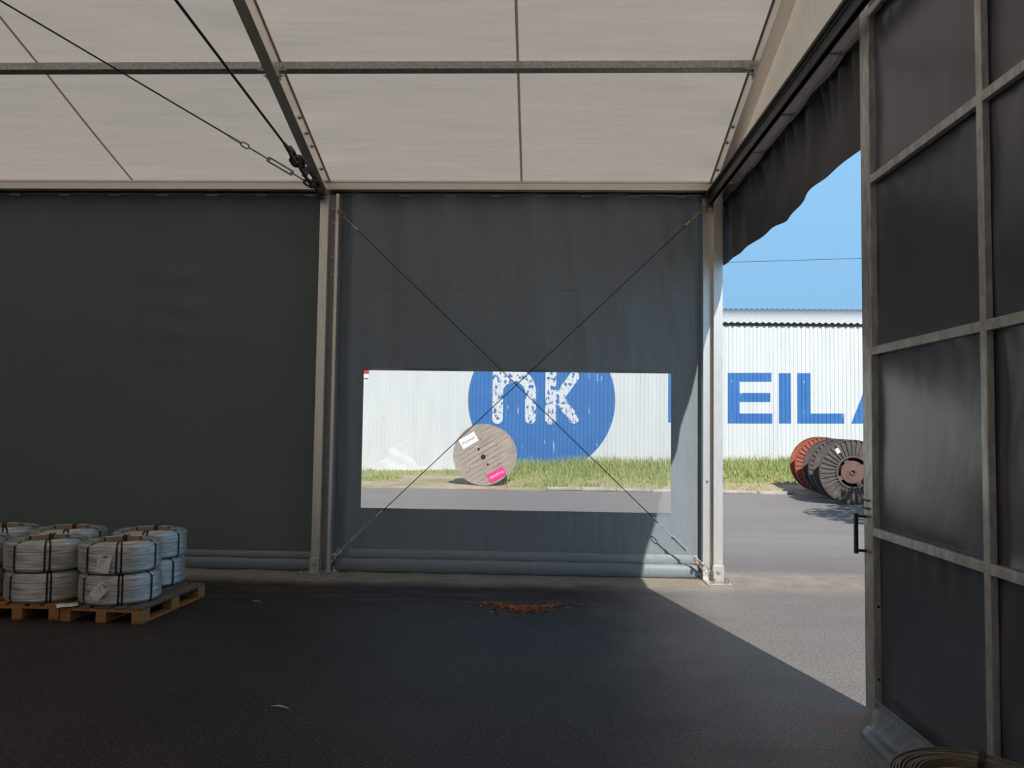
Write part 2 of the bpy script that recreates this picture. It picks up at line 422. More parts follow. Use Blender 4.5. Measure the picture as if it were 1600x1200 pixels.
# ------------------------------------------------------------------ frames: posts, rafters, eave beams, purlins
def post(x0, x1, side, label):
    t = thing('tent_post', ((x0+x1)/2, .12, 0), label, 'post', 'aluminium tent posts')
    inner = x1 if side > 0 else x0
    b = B(); box(b, x0, x1, 0, .012, .012, 4.80); box(b, x0, x1, .222, .234, .012, 4.80)
    rec = .016
    if side > 0: box(b, x0, x1-rec, .012, .222, .012, 4.80)
    else: box(b, x0+rec, x1, .012, .222, .012, 4.80)
    if side > 0:       # recessed keder channel with its outer lip
        box(b, x1-rec, x1, .012, .222, .012, 4.80)
    obj('profile', b, M['alu'], t, bevel=.003)
    if side > 0:
        b = box(B(), x1, x1+.125, .105, .222, .012, 4.80); obj('channel', b, M['channel'], t)
        b = box(B(), x1+.085, x1+.125, .030, .105, .012, 4.80); obj('channel_lip', b, M['alu'], t, bevel=.003)
        for z in (4.43, 3.99, 3.77, 4.62):
            obj('bolt', bolt(B(), (x1+.042, .105, z), (0, -1, 0), .013, .022), M['zinc'], t)
    else:
        b = box(B(), x0-.108, x0-.009, .10, .222, .012, 4.80); obj('side_profile', b, M['alu'], t, bevel=.003)
        b = box(B(), x0-.010, x0+.02, .13, .215, .012, 4.80); obj('web', b, M['alu'], t)
        for z in (4.60, 1.22):
            obj('bolt', bolt(B(), (x0-.055, .10, z), (0, -1, 0), .013, .022), M['zinc'], t)
    b = B(); box(b, x0-.10 if side > 0 else x0-.115, x1+.10 if side > 0 else x1+.07, -.23 if side > 0 else -.2, .14, 0, .014)
    obj('base_plate', b, M['base'], t, bevel=.003)
    b = B(); fx = (x0-.012, x1+.012)
    box(b, fx[0], fx[1], -.013, -.001, .014, .20)
    box(b, inner+.001*side, inner+.012*side, -.013, .09, .014, .20) if side > 0 else box(b, inner-.012, inner-.001, -.013, .09, .014, .14)
    obj('shoe', b, M['shoe'], t, bevel=.003)
    bb = bolt(B(), ((x0+x1)/2, -.013, .125), (0, -1, 0), .018, .016); obj('shoe_bolt', bb, M['zinc'], t)
    pins = ((x0-.07, -.17), (x1+.05, -.19), (x1+.07, -.10), (x1+.07, .05)) if side > 0 else ((x1+.035, -.03), (x1+.045, -.13), (x0-.005, -.10), (x0-.01, .10))
    for px_, py_ in pins:
        bb = B(); m = Matrix.Translation((px_, py_, .014))
        lathe(bb, [(0, 0), (.024, 0), (.024, .006), (.014, .008), (.014, .035), (.020, .036), (.020, .05), (0, .052)], 10, m)
        obj('anchor_pin', bb, M['galv'], t)
    return t
M['base'] = mat('zinc base plate', (.46, .43, .39), (.30, .25, .20), 14, .5, .5)
M['channel'] = mat('shaded keder channel', (.34, .355, .365), (.27, .28, .29), 12, .5, .4)  # shade of the recess put into the colour
M['shoe'] = mat('grey steel shoe', (.52, .53, .52), (.44, .45, .44), 14, .5, .4)
postL = post(-.030, .078, 1, 'left silvery aluminium tent post on a base plate between the plain and windowed sheets')
postR = post(4.935, 5.050, -1, 'right silvery aluminium tent post beside the open gateway')

def rafter(x0, x1, side, label, yb):
    t = thing('roof_rafter', ((x0+x1)/2, .1, 4.8), label, 'rafter', 'sloping roof rafters')
    a = math.atan(TA); inner = x1 if side > 0 else x0
    b = B()
    def prism(bm, xa, xb, d0, d1, ya=.27, y2=-10.0):
        vs = []
        for y in (ya, y2):
            for d in (d0, d1):
                for x in (xa, xb): vs.append(bm.verts.new((x, y, roof_z(y)-d)))
        for f in ((0, 1, 3, 2), (4, 6, 7, 5), (0, 4, 5, 1), (2, 3, 7, 6), (0, 2, 6, 4), (1, 5, 7, 3)): bm.faces.new([vs[i] for i in f])
    prism(b, x0, x1, .035, .225)
    obj('profile', b, M['alu_rafter'], t, bevel=.003)
    b = B(); prism(b, x0-.012, x1+.012, .012, .035); obj('keder_rail', b, M['keder'], t)
    for y in yb: obj('bolt', bolt(B(), (inner, y, roof_z(y)-.125), (side, 0, 0), .014, .026), M['galv'], t)
    return t
M['alu_rafter'] = mat('rafter aluminium', (.90, .84, .78), (.82, .77, .71), 9, .36, .85, stretch=(6, 1, 1))
M['keder'] = mat('warm brown keder rail', (.36, .27, .20), (.30, .22, .165), 9, .5, .2)
rafL = rafter(-.036, .080, 1, 'left roof rafter rising from the left post, dark underside, bolts near its foot', (-1.02, -.80, -.38, -.13, -1.28))
rafR = rafter(4.905, 5.035, -1, 'right roof rafter rising from the post beside the gateway', (-1.13, -.87, -.375, -.13, -2.02))

def eave(x0, x1, label):
    t = thing('eave_beam', ((x0+x1)/2, .1, 4.83), label, 'beam', 'eave beams')
    b = box(B(), x0, x1, .04, .13, 4.857, 4.945); box(b, x0, x1, .035, .135, 4.945, 4.978)
    obj('profile', b, M['alu_pale'], t, bevel=.004)
    b = box(B(), x0, x1, .15, .24, 4.868, 4.97); obj('inner_web', b, M['steel_dark'], t)
    return t
eaveL = eave(PW, -.036, 'pale eave beam above the plain left wall sheet')
eaveC = eave(.080, 4.905, 'pale eave beam above the windowed wall sheet')
def side_rail(x0, x1, tabs, parent):
    b = tube(B(), [(x0, .232, 4.852), ((x0+x1)/2, .232, 4.851), (x1, .232, 4.850)], .007, 8); obj('curtain_rail', b, M['zinc'], parent)
    for x in tabs:
        b = box(B(), x-.075, x+.075, .205, .222, 4.815, 4.846); obj('rail_clip', b, M['galv'], parent, bevel=.002)
side_rail(PW, -.04, (-4.165, -3.492, -2.823, -2.166, -1.52, -.868, -.219), eaveL)
side_rail(.09, 4.9, (.426, 1.011, 1.601, 2.197, 2.774, 3.365, 3.962, 4.565), eaveC)

def purlin(x0, x1, label, endL, endR):
    y = -1.985; z = roof_z(y)-.105
    t = thing('purlin', ((x0+x1)/2, y, z-.03), label, 'purlin', 'galvanised purlins')
    b = bar(B(), (x0, y, z), (x1, y, z), .075, .095, (0, TA, 1)); obj('tube', b, M['galv'], t, bevel=.004)
    for flag, x, s in ((endL, x0, 1), (endR, x1, -1)):
        if not flag: continue
        b = B(); box(b, x, x+s*.012, y-.05, y+.05, z-.11, z+.03); box(b, x, x+s*.09, y-.045, y-.035, z-.045, z+.035)
        bolt(b, (x+s*.05, y-.045, z), (0, -1, 0), .010, .012); bolt(b, (x+s*.012, y, z-.085), (s, 0, 0), .010, .02)
        obj('bracket', b, M['galv_dull'], t)
    return t
purlin(.080, 4.905, 'galvanised purlin crossing the roof between the two rafters', True, True)
purlin(PW, -.036, 'galvanised purlin running left from the left rafter', False, True)

# ------------------------------------------------------------------ cables
def turnbuckle(t, c, d, L, r, roll=0, m=None):
    d = Vector(d).normalized(); m = m or M['zinc']
    fm = frame_to(d, roll); fm.translation = Vector(c)
    b = B()
    for s in (-1, 1): tube(b, [fm @ Vector((s*r*2.2, 0, -L/2)), fm @ Vector((s*r*2.2, 0, L/2))], r, 8)
    for s in (-1, 1): tube(b, [fm @ Vector((-r*2.9, 0, s*L/2)), fm @ Vector((r*2.9, 0, s*L/2))], r*1.7, 8)
    return obj('turnbuckle', b, m, t, smooth=False)
def brace(pt, pb, label, group, r=.006):
    """thin wire rope from pt (top) to pb (foot) with a turnbuckle at the foot"""
    pt, pb = Vector(pt), Vector(pb); d = (pt-pb).normalized()
    t = thing('bracing_cable', pb, label, 'cable', group)
    at = lambda s: pb + d*s
    top = pt - d*.05
    obj('wire_rope', tube(B(), [at(.88), top - d*.30], r, 6), M['wire_steel'], t)
    b = tube(B(), [at(.80), at(.90)], r*2.0, 8); obj('ferrule', b, M['zinc'], t)
    b = link_ring(B(), at(.755), d, .10, .05, .006); obj('shackle', b, M['zinc'], t)
    obj('threaded_rod', tube(B(), [at(.20), at(.37)], .008, 8), M['zinc'], t)
    obj('threaded_rod', tube(B(), [at(.52), at(.70)], .008, 8), M['zinc'], t)
    turnbuckle(t, at(.445), d, .21, .009, .6)
    b = link_ring(B(), at(.12), d, .14, .07, .010, .5); obj('shackle', b, M['zinc'], t)
    b = tube(B(), [at(.155)-Vector((0, .035, .03)), at(.155)+Vector((0, -.005, -.03))], .022, 10); obj('spacer_block', b, M['brass'], t, smooth=True)
    b = link_ring(B(), at(.03), d, .12, .06, .009, 1.6); obj('shackle', b, M['zinc'], t)
    obj('ferrule', tube(B(), [top-d*.32, top-d*.24], r*2.4, 8), M['zinc'], t)
    b = link_ring(B(), top-d*.16, d, .17, .045, .005); obj('thimble', b, M['zinc'], t)
    b = link_ring(B(), top-d*.03, d, .13, .07, .008, .8); obj('shackle', b, M['brass'], t)
brace((.185, .005, 4.58), (4.85, .035, .15), 'thin cross-brace cable from the left post top down to the right post foot', 'crossed brace cables')
brace((4.865, .065, 4.67), (.205, .045, .17), 'thin cross-brace cable from the right post top down to the left post foot', 'crossed brace cables')

A = Vector((-.02, -.06, 4.78))
def heavy_tie():
    d = Vector((0, -3.87, .27)).normalized()
    t = thing('tie_cable', A, 'thick dark tie cable with heavy chain and shackles at the left post top', 'cable')
    at = lambda s: A + d*s + Vector((0, 0, .03))
    far = Vector((0, -10, 5.48))
    obj('wire_rope', tube(B(), [at(1.35), far], .0125, 8), M['wire_steel'], t)
    obj('hanger_rod', tube(B(), [far-Vector((0, 0, .03)), (0, -10, roof_z(-10)-.2)], .012, 8), M['galv'], t)
    obj('socket', tube(B(), [at(1.20), at(1.26), at(1.40)], [.032, .028, .018], 10), M['steel_chain'], t)
    for k in range(3):
        b = link_ring(B(), at(1.10-k*.17), d, .23, .13, .024, .3 if k % 2 else 1.8); obj('chain_link', b, M['steel_chain'], t, smooth=True)
    turnbuckle(t, at(.45), d, .30, .020, 1.2, M['steel_chain'])
    for k in range(2):
        b = link_ring(B(), at(.24-k*.10), d, .18, .10, .02, 1.7 if k else .4); obj('shackle', b, M['steel_chain'], t, smooth=True)
    b = B(); lathe(b, [(0, -.05), (.03, -.05), (.038, -.02), (.038, .03), (.02, .06), (0, .06)], 12, Matrix.Translation(A+Vector((.0, -.05, .03))) @ frame_to((1, 0, .3)))
    obj('anchor_pin', b, M['orange'], t, smooth=True)
    b = B(); box(b, -.05, .05, -.07, .10, -.012, .012, Matrix.Translation(A+Vector((.0, -.02, -.055))) @ Matrix.Rotation(.25, 4, 'X')); box(b, -.012, .012, -.06, .05, -.04, .05, Matrix.Translation(A+Vector((.0, -.01, -.03))))
    obj('anchor_bracket', b, M['steel_dark'], t)
M['steel_chain'] = mat('grey chain steel', (.13, .14, .135), (.07, .075, .075), 30, .42, .6)
heavy_tie()
def roof_brace():
    A2 = A + Vector((-.03, -.16, .04)); end = Vector((-4.9, -7.0, roof_z(-7)-.30)); d = (end-A2).normalized()
    # keep to the line measured on the roof
    d = Vector((-2.05, -2.95, .80)).normalized()
    t = thing('roof_bracing_cable', A2, 'thin roof-brace cable with a turnbuckle running up left from the left post', 'cable')
    at = lambda s: A2 + d*s
    obj('wire_rope', tube(B(), [at(1.18), at(8.2)], .008, 6), M['wire_steel'], t)
    obj('ferrule', tube(B(), [at(1.08), at(1.24)], .014, 8), M['galv'], t)
    obj('shackle', link_ring(B(), at(1.02), d, .10, .05, .009, 1.0), M['galv'], t)
    obj('threaded_rod', tube(B(), [at(.70), at(.97)], .010, 8), M['galv'], t)
    turnbuckle(t, at(.52), d, .34, .011, .9, M['galv'])
    obj('threaded_rod', tube(B(), [at(.12), at(.35)], .010, 8), M['galv'], t)
    obj('shackle', link_ring(B(), at(.07), d, .16, .08, .014, .6), M['steel_chain'], t)
roof_brace()

# ------------------------------------------------------------------ gateway: beam, track, curtain, sliding leaf
gb = thing('gate_beam', (5.09, -4.6, 4.72), 'long grey beam over the gateway, from the right post towards the viewer', 'beam')
b = box(B(), 5.065, 5.115, -12.4, .27, 4.735, 4.885); obj('box_section', b, M['beam'] if 'beam' in M else M.setdefault('beam', mat('blue grey beam', (.19, .19, .215), (.15, .15, .17), 6, .5, .3)), gb, bevel=.006)
b = box(B(), 5.055, 5.110, -12.4, .2, 4.886, 4.896); obj('top_flange', b, M['alu_pale'], gb)
tr = thing('sliding_track', (4.90, -4.6, 4.68), 'dark sliding gate track hung under the gable on small brackets', 'track')
b = B(); box(b, 4.862, 4.874, -12.4, .08, 4.665, 4.775); box(b, 4.874, 4.915, -12.4, .08, 4.763, 4.775)
box(b, 4.905, 4.915, -12.4, .08, 4.665, 4.775)
obj('channel', b, M['steel_dark'], tr)
b = tube(B(), [(4.845, .10, 4.79), (4.845, -12.4, 4.79)], .022, 10); obj('guide_tube', b, M['steel_dark'], tr, smooth=True)
for y in (-.55, -1.62, -2.62, -3.82, -5.0):
    b = B(); box(b, 4.915, 5.064, y-.02, y+.02, 4.76, 4.775); box(b, 4.88, 4.93, y-.05, y+.05, 4.775, 4.79); bolt(b, (4.96, y, 4.76), (0, 0, -1), .012, .012)
    obj('bracket', b, M['zinc'], tr)

def curtain_pt(u, v):
    # u along -Y, v 0 top .. 1 bottom
    y = .20 - u
    drop_z = 3.925 + .018*math.sin(u*2.1+.4) - .05*math.exp(-((u-2.55)/.35)**2) + .02*math.exp(-((u-3.3)/.3)**2)
    top = 4.738 
    z = top + (drop_z-top)*v
    amp = .010 + .020*math.sin(min(1, v*1.5)*PI/2)*(1-.92*v*v)
    sh = math.exp(-((v-.25)/.25)**2)
    if u > 4.4: q_ = max(.15, 1-(u-4.4)/.3); amp *= q_; sh *= q_
    x = 5.098 + .03*min(1, v*3) + (.3+.7*min(1, v*4))*amp*math.sin(u*9.0+1.6*math.sin(u*2.3)) + .022*sh*math.sin(u*23+2*math.sin(u*5)) 
    if u < .35: x -= .042*(1-u/.35)
    return (x, y-.03*v*math.sin(u*3), z)
b = grid(B(), lin(0, 5.35, 290), lin(0, 1, 26), curtain_pt)
cu = thing('gathered_curtain', (5.09, -2.3, 3.93), 'dark gathered tarpaulin curtain hanging from the beam above the gateway', 'curtain')
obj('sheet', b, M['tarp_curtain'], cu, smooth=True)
b = B(); n = 180
grid(b, lin(0, 4.66, n), [0, 1], lambda u, v: (5.074-.014-.006*math.sin(u*6), 0.20-u, 4.738-v*(.038+.022*abs(math.sin(u*4.4+.5)))))
obj('heading_band', b, M['tarp_curtain'], cu, smooth=True)

GX = 5.005
gate = thing('sliding_gate', (GX+.03, -7.0, 0), 'tall galvanised gate leaf filled with dark tarpaulin on the right', 'gate')
ys = [-4.345, -5.795, -7.10, -8.41, -9.66]
b = box(B(), GX, GX+.05, -4.49, -4.345, .02, 4.93); obj('stile', b, M['galv_dull'], gate, bevel=.004)
for y in ys[1:]:
    b = box(B(), GX, GX+.04, y-.055, y, .02, 4.93); obj('mullion', b, M['galv_dull'], gate, bevel=.004)
edges = [(-4.49, -5.795), (-5.85, -7.10), (-7.155, -8.41), (-8.465, -9.66)]
for z in (.045, 1.205, 2.405, 3.565, 4.72):
    for ya, yb in edges:
        b = box(B(), GX+.001, GX+.039, yb, ya, z-.027, z+.027); obj('cross_rail', b, M['galv_dull'], gate, bevel=.003)
rows = (.045, 1.205, 2.405, 3.565, 4.72, 4.93)
def panel_pt(ya, yb, z0, z1, k):
    def f(u, v):
        s, q = (u-ya)/(yb-ya), (v-z0)/(z1-z0)
        bul = .030*math.sin(s*PI)**.6*math.sin(q*PI)**.6
        gath = .006*math.sin(s*40+k)*math.exp(-(1-q)*9) + .004*math.sin(q*9+s*5+k)
        return (GX+.046+.0*k+ (bul if k % 2 else -.2*bul) + gath*(1 if 0 < s < 1 and 0 < q < 1 else 0), u, v)
    return f
k = 0
for (ya, yb) in edges:
    for z0, z1 in zip(rows, rows[1:]):
        if z1-z0 < .3: nn = 4
        else: nn = 22
        k += 1
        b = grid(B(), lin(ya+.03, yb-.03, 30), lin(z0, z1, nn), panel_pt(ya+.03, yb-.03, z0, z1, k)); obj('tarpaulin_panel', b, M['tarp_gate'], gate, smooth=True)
b = B(); tube(b, [(GX, -4.375, 1.295), (GX-.055, -4.36, 1.295)], .010, 8); tube(b, [(GX, -4.375, 1.065), (GX-.055, -4.36, 1.065)], .010, 8)
box(b, GX-.070, GX-.048, -4.372, -4.348, 1.045, 1.315)
obj('pull_handle', b, M['steel_dark'], gate)
for z in (.72, .25, 1.40, 1.345):
    b = box(B(), GX-.012, GX+.0, -4.44, -4.335, z, z+.012) if z > 1.3 else bolt(B(), (GX+.03, -4.49, z), (0, -1, 0), .006, .006)
    obj('rivet' if z < 1.3 else 'latch_plate', b, M['steel_dark'], gate)
b = B()
prof = [(-.002, .13), (-.012, .115), (-.02, .085), (-.07, .060), (-.11, .018), (-.15, .020), (-.185, .008), (-.215, .0)]
grid(b, list(range(len(prof))), lin(0, 1, 20), lambda i, v: (GX+prof[i][0], (-4.53+prof[i][0]*1.2) + v*(-6.20+4.53-prof[i][0]*1.2), prof[i][1]+.004))
sol = obj('ground_apron', b, M['apron'], gate, smooth=True); s_ = sol.modifiers.new('solid', 'SOLIDIFY'); s_.thickness = .003
b = box(B(), GX-.012, GX-.001, -6.2, -4.50, .105, .135); obj('apron_rail', b, M['galv'], gate)

# ------------------------------------------------------------------ roll of strip by the gate
def strip_roll():
    cx, cy, R0, h = 4.530, -6.60, .32, .512
    t = thing('strip_roll', (cx, cy, 0), 'rolled-up dark strip standing on the floor against the gate, lower right corner', 'roll')
    b = B(); turns = 9; seg = 72; thick = .0075
    inner, outer = [], []
    n = turns*seg
    for i in range(n+1):
        a = 2*PI*i/seg; rr = R0 - .0125*i/seg + .002*math.sin(a*3+i*.01)
        zt = h + .004*math.sin(a*2+i*.02) - .002*(i//seg % 3)
        c, s = math.cos(a+.8), math.sin(a+.8)
        row = [b.verts.new((cx+q*c, cy+q*s, z)) for q, z in ((rr, .0), (rr, zt), (rr-thick, zt), (rr-thick, .0))]
        if i:
            for j in range(4): b.faces.new((prev[j], prev[(j+1) % 4], row[(j+1) % 4], row[j]))
        prev = row
    obj('wound_strip', b, M['strip_roll'], t)
    b = B(); ri = R0-.0125*turns-.010
    lathe(b, [(ri, 0), (ri, h-.03), (ri-.012, h-.03), (ri-.012, .0)], 64, Matrix.Translation((cx, cy, 0)), closed=True); obj('inner_core', b, M['rust_core'], t, smooth=False)
    b = B(); a = 1.02
    m = Matrix.Translation((cx, cy, 0)) @ Matrix.Rotation(a, 4, 'Z')
    box(b, R0+.001, R0+.004, -.012, .012, 0, h+.008, m); box(b, ri-.014, R0+.004, -.012, .012, h+.006, h+.009, m); box(b, ri-.017, ri-.014, -.012, .012, .1, h+.008, m)
    obj('strap', b, M['black'], t)
strip_roll()

# ------------------------------------------------------------------ pallets and wire coils
def make_pallet(top, blockm, loc, rz, label):
    t = thing('wooden_pallet', loc, label, 'pallet', 'pallets carrying wire coils', rz)
    W, D = .80, 1.20
    def part(name, m, *bx):
        b = box(B(), *bx); return obj(name, b, m, t, world=False, bevel=.002)
    for x in ((-.40, -.30), (-.05, .05), (.30, .40)):
        part('bottom_board', M['pallet_new'], x[0], x[1], -D/2, D/2, 0, .022)
        for y in ((-.60, -.455), (-.0725, .0725), (.455, .60)):
            part('block', blockm, x[0]+.001, x[1]-.001, y[0], y[1], .022, .100)
    for y in ((-.60, -.455), (-.0725, .0725), (.455, .60)):
        part('stringer', blockm, -.40, .40, y[0], y[1], .100, .122)
    for x in ((-.40, -.255), (-.215, -.115), (-.0725, .0725), (.115, .215), (.255, .40)):
        part('deck_board', top, x[0], x[1], -D/2, D/2, .122, .144)
    return t
PA = (-1.205, -1.955, 0)
make_pallet(M['pallet_old'], M['block'], PA, -.065, 'rightmost wooden pallet with greyed boards under the wire coils')
make_pallet(M['pallet_new'], M['block'], (-2.085, -1.90, 0), .015, 'orange-brown wooden pallet left of the greyed one')
make_pallet(M['pallet_new'], M['block'], (-2.96, -1.88, 0), .0, 'wooden pallet at the far left edge of the photo')

CR, CH = .365, .284
def coil_mesh(seed):
    rnd = random.Random(seed)
    ri = .205
    prof = []
    rows = 38
    for i in range(rows):
        z0 = .006 + (CH-.012)*i/rows; dz = (CH-.012)/rows
        q = (i+.5)/rows
        edge = min(q, 1-q)
        rr = CR - (.055 if q > .5 else .022)*max(0, 1-edge/.14)**2.2 + rnd.uniform(-.0022, .0022)
        prof += [(rr-.0045, z0), (rr, z0+dz*.3), (rr, z0+dz*.7)]
    tp = CH-.003
    n = 14
    for i in range(n):
        r1 = (CR-.055) - (CR-.055-ri)*i/n; dr = (CR-.055-ri)/n
        hh = -.002+rnd.uniform(-.002, .002)
        prof += [(r1, tp-.006+hh), (r1-dr*.3, tp+hh), (r1-dr*.7, tp+hh)]
    prof += [(ri, tp-.006), (ri, .006)]
    b = B(); lathe(b, prof, 96, closed=True)
    for v in b.verts:     # the windings are never quite level
        a = math.atan2(v.co.y, v.co.x); rr = math.hypot(v.co.x, v.co.y)
        if rr > ri+.01:
            v.co.z += .0035*math.sin(a*2+v.co.z*40+seed) * (1 if .03 < v.co.z < CH-.03 else .3)
            k = 1+.006*math.sin(a*3+seed)+.003*math.sin(a*7+v.co.z*60)
            v.co.x *= k; v.co.y *= k
    return b
def make_coil(label, seed, angs):
    t = thing('wire_coil', (0, 0, 0), label, 'wire coil', 'galvanised wire coils on pallets')
    obj('wire_windings', coil_mesh(seed), M['wire'], t, world=False, smooth=True)
    b = B(); lathe(b, [(.204, .003), (.204, CH+.002), (.196, CH+.002), (.196, .003)], 64, closed=True); obj('cardboard_core', b, M['card'], t, world=False, smooth=False)
    for a in angs:
        b = B(); m = Matrix.Rotation(a, 4, 'Z'); path = []
        for i in range(9):
            q = i/8; edge = min(q, 1-q); path.append((CR*1.012 - (.055 if q > .5 else .022)*max(0, 1-edge/.14)**2.2+.003, .004+(CH-.006)*q))
        path += [(CR-.07, CH+.004), (.20, CH+.005), (.192, CH-.0), (.192, .02)]
        prev = None
        for r_, z_ in path:
            row = [b.verts.new(m @ Vector((r_, s*.0085, z_))) for s in (-1, 1)]
            if prev: b.faces.new((prev[0], prev[1], row[1], row[0]))
            prev = row
        o = obj('strap', b, M['black'], t, world=False); s_ = o.modifiers.new('solid', 'SOLIDIFY'); s_.thickness = .002
    return t
stacks = [((-1.262, -2.185), 'front stack on the greyed right-hand pallet', 0),
          ((-1.375, -1.415), 'back stack on the greyed right-hand pallet', 1),
          ((-2.005, -2.165), 'front stack on the orange-brown pallet', 2),
          ((-2.262, -1.415), 'back stack on the orange-brown pallet', 3),
          ((-2.815, -2.150), 'front stack at the far left edge', 4),
          ((-3.010, -1.400), 'back stack at the far left edge', 5)]
def ang(deg): return math.radians(deg)
strapsets = [[ang(x) for x in (-128, -84.5, -78, -24, 40, 88, 95, 150)], [ang(x) for x in (-133, -79, -74, -30, 36, 90, 150)]]
protos = [make_coil('tmp', 3, strapsets[0]), make_coil('tmp', 9, strapsets[1])]
tilt = [0.0, -.35, .22, -.1, .5, .45]
n = 0
for (x, y), where, k in stacks:
    for lvl in (0, 1):
        src = protos[1-lvl]
        c = copy_tree(src)
        c.location = (x + (0, .008)[lvl]*(1 if k % 2 else -1), y + (.004, -.004)[lvl], .1445 + lvl*(CH+.0055))
        look = math.degrees(math.atan2(-9.83-y, 2.80-x))+90
        c.rotation_euler = (0, 0, tilt[k]*.35 + math.radians(look)*.5 + (0, .05)[lvl])
        c['label'] = '%s galvanised wire coil of the %s' % (('lower', 'upper')[lvl], where)
        n += 1
for p_ in protos:
    for ch in list(p_.children): bpy.data.objects.remove(ch)
    bpy.data.objects.remove(p_)

def paper_tag(name, c, wx, hz, roll, label, lean=0., yaw=0., lines=5, flat=False):
    t = thing(name, c, label, 'label tag', 'white tags of the wire coils')
    m = Matrix.Rotation(yaw, 4, 'Z') @ Matrix.Rotation(lean, 4, 'X') @ Matrix.Rotation(roll, 4, 'Y')
    b = grid(B(), lin(-wx/2, wx/2, 6), lin(-hz/2, hz/2, 8), lambda u, v: m @ Vector((u, -.006*math.cos(u/wx*PI)+.004*math.sin(v/hz*5), v)))
    o = obj('sheet', b, M['paper'], t, world=False); s_ = o.modifiers.new('solid', 'SOLIDIFY'); s_.thickness = .0012
    b = B()
    rr = random.Random(wx*1000+roll)
    for i in range(lines):
        v = hz*.30 - i*hz*.66/lines; L = wx*rr.uniform(.35, .7)
        box(b, -wx*.38, -wx*.38+L, -.0085, -.0080, v, v+hz*.022, m)
    box(b, -wx*.12, wx*.28, -.0085, -.0080, hz*.38, hz*.44, m)
    obj('print', b, M['ink'], t, world=False)
paper_tag('coil_tag', (-1.222, -2.578, .545), .120, .165, .13, 'white printed tag hanging on the upper front coil of the right pallet', lean=-.04, yaw=.06)
paper_tag('coil_tag', (-1.245, -2.588, .298), .105, .165, .72, 'white tag turned askew on the lower front coil of the right pallet', lean=-.03, yaw=.04)
paper_tag('coil_tag', (-1.578, -2.535, .152), .105, .175, 1.15, 'white tag lying on the pallet boards between two coils', lean=-1.45, yaw=.25)
paper_tag('coil_tag', (-2.455, -2.33, .50), .05, .16, .08, 'narrow white tag hanging on the coil at the left photo edge', lean=-.05, yaw=.9)
paper_tag('coil_tag', (-2.46, -2.40, .265), .035, .16, .35, 'curled white tag dangling low at the left photo edge', lean=-.05, yaw=.7)

# ------------------------------------------------------------------ things on the floor
rnd = random.Random(5)
b = B()
for i in range(700):
    a, q = rnd.uniform(0, 2*PI), abs(rnd.gauss(0, .5))
    x, y = 2.66+.42*q*math.cos(a)+.15*math.sin(a*2), -1.58+.30*q*math.sin(a)+.05*math.sin(a*3)
    s = rnd.uniform(.007, .022)
    m = Matrix.Translation((x, y, .003+rnd.uniform(0, .006))) @ Euler((rnd.uniform(-.5, .5), rnd.uniform(-.5, .5), rnd.uniform(0, 6))).to_matrix().to_4x4()
    box(b, -s, s, -s*.5, s*.5, -.002, .002, m)
tag(obj('dry_debris', b, M['debris']), 'scattered patch of orange-brown dry debris on the dark floor', 'debris', kind='stuff')
b = tube(B(), [(1.05, -4.575, .006), (1.10, -4.583, .012), (1.15, -4.60, .010), (1.185, -4.618, .005)], [.003, .006, .006, .002], 6)
tag(obj('dry_stick', b, M['stick'], smooth=True), 'small pale dry stick lying alone on the dark asphalt', 'stick')
for (x0, y0, x1, y1) in ((-.18, -1.55, -.08, -1.58), ):
    b = tube(B(), [(x0, y0, .004), ((x0+x1)/2, (y0+y1)/2+.005, .007), (x1, y1, .003)], .004, 6); tag(obj('straw', b, M['stick']), 'thin pale straw on the floor right of the pallets', 'straw')

# ------------------------------------------------------------------ outside: verge, kerb, grass
def verge_z(x, y):
    if y < 13.35: return 0.
    s = min(1, (y-13.35)/7.6)
    return .045 + s*(.0 + .026*min(18, max(0, x+3)))
def road_edge(x): return 13.35 + .25*math.sin(x*.21+1.2) + .06*math.sin(x*1.7) - .9*max(0, min(1, (-x+.5)/4))*.8
b = grid(B(), lin(-30, 50, 200), lin(0, 1, 30), lambda u, v: (u, road_edge(u)*(1-v)+27*v, (verge_z(u, 13.35+max(0, (road_edge(u)*(1-v)+27*v)-13.35)) if v > 0 else -.02)+.012*math.sin(u*3.1)*math.sin(v*40)))
struct('ground', b, M['soil'], smooth=True, origin=False)
# far ground under everything beyond the road
b = grid(B(), lin(-120, 160, 3), lin(12, 160, 3), lambda u, v: (u, v, -.06)); struct('ground_far', b, M['soil'], origin=False)
rnd = random.Random(11)
x = 3.0
nk = 0
while x < 9.2:
    L = rnd.uniform(.95, 1.05)
    y = road_edge(x+L/2)-.02
    b = box(B(), x+.008, x+L-.008, -.06, .06, 0, .085); 
    for v in b.verts: v.co.y += y + (v.co.x-x-L/2)*.02; v.co.z += rnd.uniform(-.008, .008)
    where = ('first pale kerb stone right of the wooden drum', 'second kerb stone right of the wooden drum', 'third kerb stone right of the wooden drum', 'fourth kerb stone right of the wooden drum', 'kerb stone seen behind the right post', 'kerb stone just right of the right post', 'kerb stone in the grass left of the steel reels', 'last kerb stone before the steel reels')[min(nk, 7)]
    tag(obj('kerb_stone', b, M['kerb'], bevel=.012), where, 'kerb', 'kerb stones along the road')
    x += L; nk += 1

